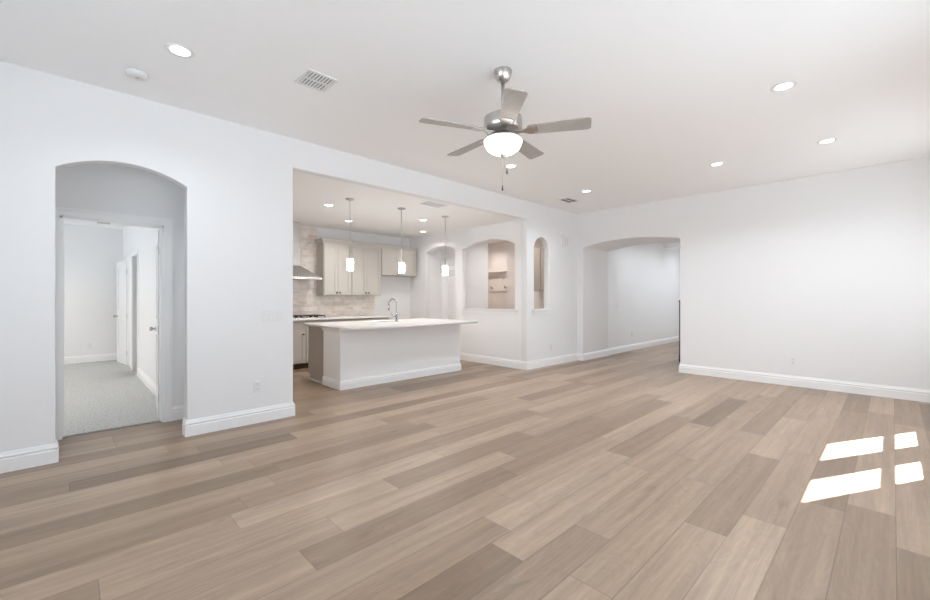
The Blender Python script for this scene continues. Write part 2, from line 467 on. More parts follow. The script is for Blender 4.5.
# pantry niche and mud room behind the kitchen end wall
bm = bmn(); box(bm, -7.6, -7.474, PY+T, 6.42, 0, HK)
obj('wall_pantry_left', bm, M['wall'], None, 'white left jamb of the arched pantry niche', 'wall', None, 'structure')
bm = bmn(); box(bm, -6.487, -6.36, PY+T, 6.87, 0, HK)
obj('wall_mudroom_left', bm, M['wall'], None, 'white partition seen in the left half of the pass-through', 'wall', None, 'structure')
bm = bmn(); box(bm, -7.7, -6.487, 6.42, 6.52, 0, HK)
obj('wall_pantry', bm, M['wall'], None, 'white wall around the pantry door', 'wall', None, 'structure')
bm = bmn(); box(bm, -6.43, LX-T, 7.6, 7.69, 0, HK)
obj('wall_mudroom_right', bm, M['mudwall'], None, 'warm white mud room wall at the right edge of the pass-through', 'wall', None, 'structure')
bm = bmn(); box(bm, -7.8, -6.3, 8.0, 8.1, 0, HK); box(bm, -7.8, -7.7, 6.42, 8.0, 0, HK); box(bm, -6.43, -6.33, 7.69, 8.0, 0, HK)
obj('wall_mudroom_nook', bm, M['mudwall'], None, 'warm white walls of the mud room nook', 'wall', None, 'structure')
# hall beyond the arch
bm = bmn(); box(bm, -4.62, -4.5, BY+1.10, 13.4, 0, H)
obj('wall_hall_left', bm, M['wall'], None, 'long white hall wall seen through the far arch', 'wall', None, 'structure')
bm = bmn(); box(bm, -4.62, -2.1, 13.4, 13.52, 0, H)
obj('wall_hall_end', bm, M['wall'], None, 'white wall closing the end of the hall', 'wall', None, 'structure')
wall('wall_hall_right', 'x', -2.25, -2.13, rect(BY+1.10, 13.4, 0, H), [], M['wall'], 'white right wall of the hall out of sight')
bm = bmn(); box(bm, -4.5, -2.25, 12.15, 12.45, 2.71, H)
obj('trim_1', bm, M['ceil'], None, 'dropped white header across the far end of the hall', 'beam', None, 'structure')

# baseboards
baseboard('baseboard_left', [(LX, RY), (LX,-0.058), (LX-T,-0.058)], -1, 'tall white moulded baseboard left of the bedroom arch')
baseboard('baseboard_pier', [(LX-T,N0), (LX,N0), (LX,N1), (LX-T,N1)], -1, 'white baseboard wrapping the pier between bedroom arch and kitchen')
baseboard('baseboard_column', [(-6.487,PY), (LX,PY), (LX,BY), (-4.454,BY), (-4.454,BY+1.1)], -1, 'white baseboard around the corner column by the pass-through')
baseboard('baseboard_back', [(-2.576,BY+1.1), (-2.576,BY), (RX,BY)], -1, 'white baseboard along the bare back wall')
baseboard('baseboard_right', [(RX,BY), (RX,PD[1]+0.08)], -1, 'white baseboard under the right wall windows')
baseboard('baseboard_hall', [(-4.5,BY+1.1), (-4.5,13.4), (-2.25,13.4)], -1, 'white baseboard along the hall beyond the far arch')
baseboard('baseboard_niche', [(DX,D1+0.075), (DX,1.08), (LX-T,1.08)], -1, 'white baseboard at the right of the bedroom door casing')
baseboard('baseboard_bedroom', [(-11.2,-2.18), (-11.2,BYW), (C2[0]-0.06,BYW)], -1, 'white baseboard at the far end of the bedroom')
baseboard('baseboard_bedroom_right', [(C1[1]+0.06,BYW), (DX-T,BYW)], -1, 'white baseboard along the right bedroom wall')

# window sills of the two arched openings
bm = bmn(); box(bm, -6.335, -4.787, PY-0.035, PY+T+0.03, 1.06, 1.09, 0.006, 2); box(bm, -6.31,-4.81, PY-0.014, PY, 1.00, 1.06)
obj('trim_2', bm, M['trim'], None, 'white sill ledge under the wide arched pass-through', 'sill', None, 'structure')
bm = bmn(); box(bm, LX-T-0.03, LX+0.035, 6.125, 6.725, 1.06, 1.09, 0.006, 2); box(bm, LX, LX+0.014, 6.15, 6.70, 1.00, 1.06)
obj('trim_3', bm, M['trim'], None, 'white sill ledge under the narrow arched window', 'sill', None, 'structure')

# door casings
CAS = [(0,0),(0.055,0),(0.055,0.016),(0.045,0.02),(0.012,0.014),(0,0.01)]
bm = bmn()
for (a, b) in ((D1, D1+0.075), (D0-0.075, D0)):
    box(bm, DX, DX+0.016, a, b, 0, DH)
    box(bm, DX+0.016, DX+0.026, (a+0.05 if a >= D1 else a), (b if a >= D1 else b-0.05), 0, DH+0.05)
    box(bm, DX+0.016, DX+0.020, (a if a >= D1 else b-0.012), (a+0.012 if a >= D1 else b), 0, DH)
box(bm, DX, DX+0.016, D0-0.075, D1+0.075, DH, DH+0.075)
box(bm, DX+0.016, DX+0.026, D0-0.075, D1+0.075, DH+0.05, DH+0.075)
box(bm, DX+0.016, DX+0.020, D0-0.012, D1+0.012, DH, DH+0.012)
for a in (D0, D1-0.018): box(bm, DX-T, DX, a, a+0.018, 0, DH)
box(bm, DX-T, DX, D0, D1, DH-0.018, DH)
for a in (D0+0.018, D1-0.03): box(bm, DX-T+0.045, DX-0.03, a, a+0.012, 0.012, DH-0.018)
bm2 = bm
o = obj('trim_4', bm2, M['trim'], None, 'white moulded casing and jamb of the bedroom doorway', 'door frame', None, 'structure')
bm = bmn(); box(bm, DX-0.09, DX-0.02, 0.22, 0.315, DH-0.027, DH-0.018)
obj('strike_plate', bm, M['nickel'], o)
bm = bmn()
for c in (C1, C2):
    for a in (c[0]-0.06, c[1]): box(bm, a, a+0.06, BYW-0.016, BYW, 0, 2.03)
    box(bm, c[0]-0.06, c[1]+0.06, BYW-0.016, BYW, 2.03, 2.09)
    for a in (c[0], c[1]-0.015): box(bm, a, a+0.015, BYW+0.001, BYW+0.1, 0, 2.03)
obj('trim_5', bm, M['trim'], None, 'white casings around the two doorways in the bedroom', 'door frame', None, 'structure')
PDX = (-7.28, -6.56)
bm = bmn()
for (a, b) in ((PDX[0]-0.075, PDX[0]), (PDX[1], PDX[1]+0.06)): box(bm, a, b, 6.385, 6.42, 0, 1.945, 0.003)
box(bm, PDX[0]-0.075, PDX[1]+0.06, 6.385, 6.42, 1.945, 2.03, 0.003)
obj('trim_6', bm, M['trim'], None, 'white casing around the pantry door in the arched niche', 'door frame', None, 'structure')

# windows (frames + panes) on the right wall, behind the camera, bedroom and hall
def window(name, axis, a, u0, u1, v0, v1, label, rail=None, mull=(), fr=0.012, rail_band=None):
    """frame mesh + pane child; a is the plane position, thin frame so that daylight is not cut"""
    bm = bmn(); t = 0.03
    def B(p0, p1, q0, q1):
        if axis == 'x': box(bm, a-t/2, a+t/2, p0, p1, q0, q1)
        else: box(bm, p0, p1, a-t/2, a+t/2, q0, q1)
    B(u0, u0+fr, v0, v1); B(u1-fr, u1, v0, v1); B(u0+fr, u1-fr, v0, v0+fr); B(u0+fr, u1-fr, v1-fr, v1)
    if rail_band: B(u0+fr, u1-fr, rail_band[0], rail_band[1])
    for m_ in mull: B(m_-0.03, m_+0.03, v0+fr, v1-fr)
    w = obj(name, bm, M['trim'], None, label, 'window', None, 'structure')
    bm = bmn()
    if axis == 'x': box(bm, a-0.003, a+0.003, u0+fr, u1-fr, v0+fr, v1-fr)
    else: box(bm, u0+fr, u1-fr, a-0.003, a+0.003, v0+fr, v1-fr)
    obj('pane', bm, M['glass'], w)
    return w
xw = RX+0.07
rb = ((xw+0.055+0.0)/0.462*SUN_TAN, (xw-0.007)/0.462*SUN_TAN)
rb = (min(rb)+0.0, max(rb)+0.0)
rb = (rb[0]+0.012, rb[1]-0.008)
window('window_1', 'x', xw, W1[0], W1[1], SILL, HEAD, 'white sash window in the right wall, nearer the patio door', rail_band=rb)
window('window_2', 'x', xw, W2[0], W2[1], SILL, HEAD, 'white sash window in the right wall, nearer the back corner', rail_band=rb)
window('window_3', 'x', xw, PD[0], PD[1], 0.05, 2.6, 'wide glazed patio door added to the right wall for daylight', mull=(1.6, 3.0), fr=0.05)  # added glazing, lets more side light into the room
window('window_4', 'y', RY-0.07, RW[0], RW[1], 0.5, 2.6, 'wide window added behind the camera for soft daylight', mull=(-2.2,-1.0), fr=0.05)
window('window_5', 'y', -2.24, -10.9, -6.0, 0.8, 2.1, 'bedroom window out of sight', mull=(-9.27,-7.63), fr=0.05)
def portal(loc, rot, sx, sy):
    l = bpy.data.lights.new('daylight_portal', 'AREA'); l.shape = 'RECTANGLE'; l.size = sx; l.size_y = sy
    l.cycles.is_portal = True
    o = bpy.data.objects.new('daylight_portal', l); COL.objects.link(o); o.location = loc; o.rotation_euler = rot
for (u0, u1, v0, v1) in ((*W1, SILL, HEAD), (*W2, SILL, HEAD), (*PD, 0.05, 2.6)):
    portal((RX+0.16, (u0+u1)/2, (v0+v1)/2), (0, PI/2, 0), v1-v0, u1-u0)
portal(((RW[0]+RW[1])/2, RY-0.17, 1.55), (PI/2, 0, 0), RW[1]-RW[0], 2.1)
portal((-8.45, -2.33, 1.45), (PI/2, 0, 0), 4.9, 1.3)
# unseen porch, added to block sun at the patio door; ground that bounces light
bm = bmn(); box(bm, -30, 30, -30, 30, -0.3, -0.15)
obj('ground', bm, M['patio'], None, 'ground outside the house, made pale to bounce daylight indoors', 'ground', None, 'structure')
bm = bmn(); box(bm, RX+0.14, 2.2, -1.4, 4.55, 2.75, 2.9); box(bm, RX+0.14, 2.15, 4.45, 4.55, -0.15, 2.75)
obj('wall_sun_block', bm, M['wall'], None, 'unseen porch roof and wing wall added to block sun at the patio door', 'porch', None, 'structure')
bm = bmn(); box(bm, KX-0.2, -2.1, -1.5, 13.6, H+0.16, H+0.3); box(bm, -2.1, 0.8, -1.5, 8.9, H+0.16, H+0.3); box(bm, -11.6, KX-0.2, -2.4, 2.3, H+0.16, H+0.3); box(bm, KX-0.2, DX, -2.4, -1.5, H+0.16, H+0.3)
obj('roof', bm, M['ceil'], None, 'house roof above the ceilings', 'roof', None, 'structure')

# ------------------------------------------------------------------ doors
def knob(bm, x, y, z, nx, ny, r=0.026):
    """door knob whose axis is (nx, ny) from the door face"""
    d = Vector((nx, ny, 0)).normalized(); p = Vector((x, y, z))
    pr = [(0.0,0.03),(0.006,0.03),(0.008,0.011),(0.03,0.011),(0.036,0.02),(0.045,r),(0.056,r*0.95),(0.064,r*0.6),(0.066,0.004)]
    tube(bm, [p+d*a for a, _ in pr], [b for _, b in pr], 16)

def panel_door(name, hinge, ang, w, h, label, z0=0.015, handle_sides=(1,-1), hinges=True, cat='door'):
    """door slab from the hinge point along direction ang; two recessed panels on each face"""
    root = thing(name, (hinge[0], hinge[1], 0), label, cat, kind='structure')
    th = 0.035
    mx = Matrix.Translation((hinge[0], hinge[1], 0)) @ Matrix.Rotation(ang, 4, 'Z')
    t = bmn()
    st = 0.11
    box(t, 0, w, -th/2+0.011, th/2-0.011, z0, z0+h)
    zs = [(0,0.22),(0.86,1.04),(h-0.12,h)]
    for s in (-1, 1):
        y0, y1 = s*(th/2-0.011), s*th/2
        box(t, 0, st, y0, y1, z0, z0+h); box(t, w-st, w, y0, y1, z0, z0+h)
        for a, b in zs: box(t, st, w-st, y0, y1, z0+a, z0+b)
        for a, b in ((0.22,0.86),(1.04,h-0.12)):
            box(t, st+0.035, w-st-0.035, y0, s*(th/2-0.003), z0+a+0.035, z0+b-0.035, 0.003)
    bm = bmn(); join(bm, t, mx)
    slab = obj('slab', bm, M['door'], root)
    for s in handle_sides:
        bm = bmn()
        p = mx @ Vector((w-0.065, s*th/2, 0.93)); d = (mx.to_3x3() @ Vector((0, s, 0)))
        knob(bm, p.x, p.y, p.z, d.x, d.y)
        obj('knob', bm, M['bronze'] if name == 'door_4' else M['nickel'], root)
    if hinges:
        for z in (0.24, 0.95, 1.8):
            t = bmn(); box(t, -0.014, 0.004, -th/2-0.006, th/2-0.004, z-0.045, z+0.045)
            tube(t, [(-0.008,-th/2-0.006,z-0.05),(-0.008,-th/2-0.006,z+0.05)], 0.007, 10)
            bm = bmn(); join(bm, t, mx)
            obj('hinge', bm, M['nickel'], root)
    return root
panel_door('door_1', (DX-T-0.02, 0.722), math.atan2(0.078, -0.75), 0.745, 2.0, 'white bedroom entry door swung open past square, seen edge on', handle_sides=(1,))
panel_door('door_2', (C1[0]+0.035, BYW+0.115), PI/2, 0.74, 2.0, 'white inner bedroom door swung into the dark closet opening', handle_sides=(-1,))
panel_door('door_3', (C2[1]-0.01, BYW-0.012), math.atan2(-0.09, -0.76), 0.75, 2.0, 'white door ajar in the far corner of the bedroom', handle_sides=(1,))
panel_door('door_4', (PDX[0]+0.005, 6.40), 0.0, PDX[1]-PDX[0]-0.01, 1.925, 'white panelled pantry door at the back of the arched kitchen niche', handle_sides=(-1,), hinges=False)

# ------------------------------------------------------------------ kitchen cabinets
def front(bm, X, y0, y1, z0, z1, st=0.06, th=0.02):
    """shaker door / drawer front facing +X, back at X"""
    box(bm, X, X+th*0.55, y0, y1, z0, z1)
    box(bm, X+th*0.5, X+th, y0, y0+st, z0, z1); box(bm, X+th*0.5, X+th, y1-st, y1, z0, z1)
    box(bm, X+th*0.5, X+th, y0+st, y1-st, z0, z0+st); box(bm, X+th*0.5, X+th, y0+st, y1-st, z1-st, z1)
    b = 0.012
    box(bm, X+th*0.5, X+th*0.78, y0+st, y0+st+b, z0+st, z1-st); box(bm, X+th*0.5, X+th*0.78, y1-st-b, y1-st, z0+st, z1-st)
    box(bm, X+th*0.5, X+th*0.78, y0+st, y1-st, z0+st, z0+st+b); box(bm, X+th*0.5, X+th*0.78, y0+st, y1-st, z1-st-b, z1-st)
def cab_knob(parent, X, y, z, r=0.016):
    bm = bmn()
    pr = [(0.0,0.008),(0.012,0.006),(0.016,r),(0.024,r),(0.028,r*0.6)]
    tube(bm, [(X+a, y, z) for a, _ in pr], [b for _, b in pr], 14)
    obj('knob', bm, M['bronze'], parent)

def base_cabinet(y0, y1, ndoors, label, knob_right=True):
    t = thing('base_cabinet', (-7.77, (y0+y1)/2, 0), label, 'cabinet', 'base cabinets along the kitchen wall')
    bm = bmn(); box(bm, KX+0.012, -7.49, y0, y1, 0.10, 0.884)
    obj('body', bm, M['greige'], t)
    bm = bmn(); box(bm, KX+0.02, -7.55, y0, y1, 0.0, 0.10); obj('toe_kick', bm, M['toe'], t)
    w = (y1-y0)/ndoors
    for i in range(ndoors):
        a, b = y0+i*w+0.004, y0+(i+1)*w-0.004
        bm = bmn(); front(bm, -7.49, a, b, 0.725, 0.872, st=0.03)
        d = obj('drawer', bm, M['greige'], t); cab_knob(d, -7.47, (a+b)/2, 0.80)
        bm = bmn(); front(bm, -7.49, a, b, 0.115, 0.715)
        d = obj('door', bm, M['greige'], t)
        right = knob_right if ndoors == 1 else (i == 0)
        cab_knob(d, -7.47, b-0.045 if right else a+0.045, 0.635)
base_cabinet(1.33, 2.615, 2, 'greige base cabinet left of the cooktop, nearest the side wall')
base_cabinet(2.62, 3.165, 1, 'greige base cabinet under the cooktop, seen left of the island')
base_cabinet(3.17, 4.07, 2, 'greige base cabinet behind the island, under the right of the cooktop')
base_cabinet(4.075, 4.975, 2, 'greige base cabinet behind the island at the end of the counter')
bm = bmn(); box(bm, KX+0.011, -7.43, 1.325, 4.985, 0.885, 0.915, 0.004)
obj('countertop', bm, M['quartz'], None, 'white stone worktop along the kitchen wall under the tiles', 'countertop')
bm = bmn(); box(bm, KX, KX+0.010, 1.325, 3.655, 0.915, HK); box(bm, KX, KX+0.010, 3.655, 4.98, 0.915, 1.39)
obj('wall_backsplash', bm, M['tile'], None, 'beige stone subway tile backsplash rising behind the range hood', 'backsplash', None, 'structure')

CROWN = [(0,0),(0.012,0),(0.016,0.02),(0.035,0.045),(0.055,0.07),(0.06,0.075),(0.06,0.095),(0,0.095)]
def wall_cabinet(y0, y1, z0, label, depth=0.32, side=False, end=False):
    z1 = 2.385; XF = KX+depth
    t = thing('wall_cabinet', ((KX+XF)/2, (y0+y1)/2, z0), label, 'cabinet', 'wall cabinets in the kitchen')
    bm = bmn(); box(bm, KX+0.012, XF, y0, y1, z0, z1)
    obj('body', bm, M['greige'], t)
    mid = (y0+y1)/2
    for i, (a, b) in enumerate(((y0+0.012, mid-0.002), (mid+0.002, y1-0.012))):
        bm = bmn(); front(bm, XF, a, b, z0+0.012, z1-0.012, st=0.058)
        d = obj('door', bm, M['greige'], t)
        cab_knob(d, XF+0.02, b-0.032 if i == 0 else a+0.032, z0+0.055, 0.017)
    bm = bmn()
    path = ([(KX+0.012, y0)] if side else []) + [(XF+0.018, y0), (XF+0.018, y1)]
    sweep(bm, path, [(o-0.0, z1-0.012+z) for o, z in CROWN], -1)
    box(bm, KX+0.012, XF+0.019, y0+0.001, y1, z1+0.001, z1+0.083)
    obj('crown', bm, M['greige'], t)
    return t
wall_cabinet(3.64, 4.237, 1.352, 'greige two-door wall cabinet right beside the range hood', side=True)
wall_cabinet(4.241, 4.95, 1.352, 'greige two-door wall cabinet between hood cabinet and refrigerator bay')
wall_cabinet(4.956, 5.90, 1.80, 'short greige wall cabinet over the empty refrigerator bay')

# range hood
hc = 3.05
t = thing('range_hood', (-7.84, hc, 1.64), 'stainless chimney range hood on the tiled wall over the cooktop', 'range hood')
bm = bmn()
hx0, hx1 = KX+0.0105, -7.58
hw = 0.465
lo = [(hx0,hc-hw,1.69),(hx1,hc-hw,1.69),(hx1,hc+hw,1.69),(hx0,hc+hw,1.69)]
cx1 = -7.80; cw = 0.145
hi = [(hx0,hc-cw,1.905),(cx1,hc-cw,1.905),(cx1,hc+cw,1.905),(hx0,hc+cw,1.905)]
A = [bm.verts.new(p) for p in lo]; B = [bm.verts.new(p) for p in hi]
bm.faces.new(A[::-1]); bm.faces.new(B)
for i in range(4): bm.faces.new((A[i], A[(i+1)%4], B[(i+1)%4], B[i]))
obj('canopy', bm, M['steel'], t)
bm = bmn(); box(bm, hx0, hx1+0.012, hc-hw-0.006, hc+hw+0.006, 1.645, 1.69, 0.004)
obj('lip', bm, M['steel'], t)
bm = bmn(); box(bm, hx0, cx1, hc-cw, hc+cw, 1.905, HK-0.001, 0.003)
obj('chimney', bm, M['steel'], t)
for k in range(3):
    bm = bmn(); tube(bm, [(hx1+0.012, hc-0.05+0.05*k, 1.667),(hx1+0.018, hc-0.05+0.05*k, 1.667)], 0.009, 12)
    obj('button', bm, M['black'], t)

# gas cooktop
t = thing('gas_cooktop', (-7.75, 3.14, 0.915), 'black gas cooktop on the worktop beneath the range hood', 'cooktop')
bm = bmn(); box(bm, -8.02, -7.49, 2.685, 3.60, 0.9155, 0.927, 0.004)
obj('base_plate', bm, M['steel'], t)
for k in range(3):
    y0 = 2.70+k*0.297; y1 = y0+0.288
    bm = bmn()
    for y in (y0, y1-0.014, (y0+y1)/2-0.007): box(bm, -8.0, -7.56, y, y+0.014, 0.952, 0.968)
    for x in (-8.0, -7.79, -7.574): box(bm, x, x+0.014, y0, y1, 0.952, 0.968)
    for x in (-8.0, -7.574):
        for y in (y0, y1-0.014): box(bm, x, x+0.014, y, y+0.014, 0.927, 0.955)
    obj('burner_grate', bm, M['black'], t)
    for x in ((-7.9, -7.67) if k != 1 else (-7.785,)):
        bm = bmn(); lathe(bm, x, (y0+y1)/2, [(0.055,0.927),(0.055,0.935),(0.04,0.938),(0.04,0.948),(0.0,0.95)], 20)
        obj('burner', bm, M['black'], t)
for k in range(5):
    bm = bmn(); lathe(bm, -7.525, 2.96+k*0.09, [(0.018,0.927),(0.018,0.945),(0.012,0.955),(0,0.956)], 14)
    obj('knob', bm, M['steel'], t)

# ------------------------------------------------------------------ island
IY0, IY1 = 2.777, 5.085
t = thing('kitchen_island', (-5.9, 3.93, 0), 'long white kitchen island with moulded base standing on oak planks', 'island')
bm = bmn(); box(bm, -5.93, -5.392, IY0, IY1, 0, 0.859)
obj('body', bm, M['trim'], t)
bm = bmn(); sweep(bm, [(-5.93,IY0),(-5.392,IY0),(-5.392,IY1),(-5.93,IY1)], [(o, z*0.85) for o, z in BB], -1)
obj('base_moulding', bm, M['trim'], t)
bm = bmn(); sweep(bm, [(-5.955,IY0),(-5.392,IY0)], [(0,0.805),(0.006,0.805),(0.008,0.82),(0.02,0.84),(0.022,0.858),(0,0.858)], -1)
obj('top_moulding', bm, M['trim'], t)
bm = bmn()
box(bm, -6.42, -5.931, IY0+0.012, IY1-0.02, 0.0, 0.10); box(bm, -6.49, -5.931, IY0+0.012, IY1-0.02, 0.10, 0.66)
box(bm, -6.49, -5.931, IY0+0.012, 3.6, 0.66, 0.859); box(bm, -6.49, -5.931, 4.4, IY1-0.02, 0.66, 0.859)
box(bm, -6.49, -6.46, 3.6, 4.4, 0.66, 0.859)
obj('cabinet_body', bm, M['taupe'], t, label='taupe painted cabinet end')
bm = bmn(); sweep(bm, [(-6.49,IY0+0.012),(-5.932,IY0+0.012)], [(0,0),(0.012,0),(0.012,0.018),(0.008,0.026),(0,0.03)], -1)
obj('shoe_moulding', bm, M['greige'], t)
for k in range(4):
    y0 = IY0+0.03+k*0.57; y1 = y0+0.555
    bm = bmn(); tb = bmn(); front(tb, 0, y0, y1, 0.115, 0.845)
    for v in tb.verts: v.co.x = -6.49 - v.co.x
    join(bm, tb)
    d = obj('door', bm, M['greige'], t)
    bm = bmn(); tube(bm, [(-6.51,y0+0.05,0.74),(-6.53,y0+0.05,0.74),(-6.538,y0+0.05,0.74)], [0.007,0.015,0.012], 12)
    obj('knob', bm, M['bronze'], d)
wall('island_countertop', 'z', 0.860, 0.895, rect(-6.53,-5.0,2.73,5.14), [rect(-6.36,-5.97,3.72,4.30)], M['quartz'],
     'long white stone island top with rounded edge and sink', 'countertop', None)
t = thing('undermount_sink', (-6.165, 4.01, 0.67), 'stainless sink sunk into the white island top', 'sink')
bm = bmn()
box(bm, -6.37,-5.96, 3.71,4.31, 0.67,0.675)
for a in ((-6.37,-6.365,3.71,4.31),(-5.965,-5.96,3.71,4.31),(-6.365,-5.965,3.71,3.715),(-6.365,-5.965,4.305,4.31)): box(bm, *a, 0.675, 0.8595)
obj('basin', bm, M['steel'], t)
bm = bmn(); lathe(bm, -6.165, 4.01, [(0.045,0.675),(0.045,0.678),(0.02,0.679),(0,0.676)], 20)
obj('drain', bm, M['chrome'], t)
# faucet
fx, fy, fz = -5.90, 4.07, 0.895
t = thing('kitchen_faucet', (fx, fy, fz), 'tall gooseneck faucet standing on the island top', 'faucet')
bm = bmn(); lathe(bm, fx, fy, [(0.03,fz),(0.03,fz+0.008),(0.022,fz+0.014),(0.0185,fz+0.02),(0.0185,fz+0.13),(0.015,fz+0.14),(0.0,fz+0.141)], 20)
obj('base', bm, M['chrome'], t)
bm = bmn()
dirv = Vector((-0.86, -0.5))
R = 0.072
pts = [(fx, fy, fz+0.13), (fx, fy, fz+0.30)]
for i in range(1, 15):
    a = PI*i/14*1.0
    q = R*(1-math.cos(a)); pts.append((fx+dirv.x*q, fy+dirv.y*q, fz+0.30+R*math.sin(a)*1.15))
pts.append((fx+dirv.x*2*R, fy+dirv.y*2*R, fz+0.275))
tube(bm, pts, 0.0125, 14)
obj('gooseneck', bm, M['chrome'], t)
bm = bmn(); tube(bm, [(fx+dirv.x*2*R, fy+dirv.y*2*R, fz+0.28), (fx+dirv.x*2.03*R, fy+dirv.y*2.03*R, fz+0.195), (fx+dirv.x*2.04*R, fy+dirv.y*2.04*R, fz+0.185)], [0.0135,0.018,0.015], 14)
obj('spray_head', bm, M['chrome'], t)
bm = bmn(); tube(bm, [(fx, fy, fz+0.085), (fx-0.02, fy-0.04, fz+0.09), (fx-0.05, fy-0.075, fz+0.13)], [0.011,0.009,0.006], 10)
obj('lever', bm, M['chrome'], t)

# ------------------------------------------------------------------ pendants
def pendant():
    t = thing('pendant_light', (0,0,HK), 'x', 'pendant light', 'pendant lights over the island')
    bm = bmn(); lathe(bm, 0, 0, [(0,HK-0.0005),(0.062,HK-0.0005),(0.062,HK-0.012),(0.03,HK-0.022),(0.012,HK-0.03),(0,HK-0.03)], 28); obj('canopy', bm, M['nickel'], t)
    bm = bmn(); tube(bm, [(0,0,HK-0.02),(0,0,2.05)], 0.0055, 10); obj('rod', bm, M['nickel'], t)
    bm = bmn(); lathe(bm, 0, 0, [(0.006,2.075),(0.0125,2.065),(0.0125,1.88),(0.03,1.868),(0.03,1.857),(0.0,1.856)], 20); obj('socket', bm, M['nickel'], t)
    bm = bmn(); lathe(bm, 0, 0, [(0.0,1.855),(0.043,1.855),(0.047,1.85),(0.047,1.70),(0.044,1.693),(0.0,1.693)], 28); obj('shade', bm, M['shade'], t)
    return t
p0 = pendant()
p0.location = (-5.44, 2.95, HK); p0['label'] = 'pendant light with white glass shade, nearest the camera, before the wall cabinets'
dup(p0, (-5.44, 3.85, HK), 'middle one of the three pendant lights over the island, above the faucet')
dup(p0, (-5.44, 4.775, HK), 'pendant light farthest along the island, before the arched niche')

# ------------------------------------------------------------------ recessed lights
def recessed():
    t = thing('recessed_light', (0,0,0), 'x', 'ceiling light', 'recessed ceiling lights')
    bm = bmn(); lathe(bm, 0, 0, [(0.062,0.0),(0.088,0.0),(0.09,-0.004),(0.078,-0.007),(0.062,-0.005),(0.062,0.0)], 32)
    obj('trim_ring', bm, M['plastic'], t)
    bm = bmn(); lathe(bm, 0, 0, [(0.0,-0.001),(0.0635,-0.001),(0.0635,-0.004),(0.0,-0.0045)], 32)
    obj('lens', bm, M['lens'], t)
    l = bpy.data.lights.new('recessed_lamp', 'AREA'); l.shape = 'DISK'; l.size = 0.12; l.energy = DOWN_W; l.spread = 2.5; l.color = (0.90,0.97,1.04)
    lo = bpy.data.objects.new('lamp', l); COL.objects.link(lo); lo.parent = t; lo.location = (0,0,-0.012)
    return t
r0 = recessed()
r0.location = (-3.517, 0.583, H); r0['label'] = 'recessed ceiling light between the smoke detector and the ceiling vent'
def lamp_power(root, w, c=None):
    for ch in root.children:
        if ch.type == 'LIGHT':
            ch.data = ch.data.copy(); ch.data.energy = w
            if c: ch.data.color = c
for x, y, z, l in ((-0.63,4.285,H,'recessed ceiling light nearest the camera at right of the fan'),
                   (-0.512,6.124,H,'recessed ceiling light farthest right, toward the back wall'),
                   (-1.601,6.136,H,'recessed ceiling light at the middle of the row before the back wall'),
                   (-3.49,6.14,H,'recessed ceiling light beside the small dark ceiling vent near the far arch'),
                   (-3.528,4.258,H,'recessed ceiling light directly beyond the fan bowl in the photo'),
                   (-6.03,2.91,HK,'recessed kitchen light just left of the nearest pendant canopy'),
                   (-7.015,3.78,HK,'recessed kitchen light seen behind the rod of the nearest pendant'),
                   (-5.98,4.71,HK,'recessed kitchen light between the middle and farthest pendants, upper of two'),
                   (-7.01,5.52,HK,'recessed kitchen light near the kitchen back corner, lower of two')):
    d = dup(r0, (x, y, z), l)
    if z == HK: lamp_power(d, KITCH_W*(0.5 if y > 5 else 1), (1,0.965,0.92))
def hidden_lamp(x, y, z, l, w=HALL_W, c=None):  # extra lamp out of view, added to brighten a side room
    lamp_power(dup(r0, (x, y, z), l), w, c)
hidden_lamp(-7.2, -1.0, 2.74, 'unseen fill light added in the near part of the bedroom ceiling', BED_W, (1,0.86,0.72))  # bedroom fill, added to lift the room and offset its blue
hidden_lamp(-9.6, -1.0, 2.74, 'unseen fill light added in the far part of the bedroom ceiling', BED_W, (1,0.86,0.72))
hidden_lamp(-5.6, 6.9, HK, 'unseen fill light added in the mud room ceiling behind the pass-through', 24.0, (1,0.95,0.90))  # mud room fill, added to light what shows through the openings
hidden_lamp(-3.4, 9.9, H, 'unseen fill light added in the hall ceiling just beyond the far arch')  # hall fill, added because the hall is dark without lamps
hidden_lamp(-3.4, 11.4, H, 'unseen fill light added in the hall ceiling before the dropped header')
hidden_lamp(-3.4, 12.9, H, 'unseen fill light added at the far end of the hall ceiling')
hidden_lamp(-7.0, 7.4, HK, 'unseen fill light added in the mud room nook ceiling', 26.0, (1,0.95,0.90))  # nook fill, added to brighten the hook rack

lamp_power(r0, 22.0)
# ------------------------------------------------------------------ ceiling fan
fxx, fyy = -2.097, 2.434
t = thing('ceiling_fan', (fxx, fyy, H), 'brushed nickel ceiling fan with five grey blades and glowing bowl light', 'ceiling fan')
bm = bmn(); lathe(bm, fxx, fyy, [(0.0,H-0.0005),(0.068,H-0.0005),(0.07,H-0.01),(0.062,H-0.045),(0.045,H-0.075),(0.028,H-0.088),(0.0,H-0.088)], 36); obj('canopy', bm, M['nickel'], t)
bm = bmn(); tube(bm, [(fxx,fyy,H-0.08),(fxx,fyy,2.74)], 0.0135, 16); obj('downrod', bm, M['nickel'], t)
bm = bmn(); lathe(bm, fxx, fyy, [(0.0,2.745),(0.024,2.745),(0.03,2.71),(0.07,2.70),(0.13,2.694),(0.146,2.682),(0.148,2.64),(0.148,2.595),(0.135,2.582),(0.085,2.572),(0.0,2.570)], 40); obj('motor_housing', bm, M['nickel'], t)
bm = bmn(); lathe(bm, fxx, fyy, [(0.0,2.571),(0.06,2.571),(0.06,2.535),(0.075,2.527),(0.142,2.522),(0.144,2.512),(0.0,2.512)], 36); obj('light_fitter', bm, M['nickel'], t)
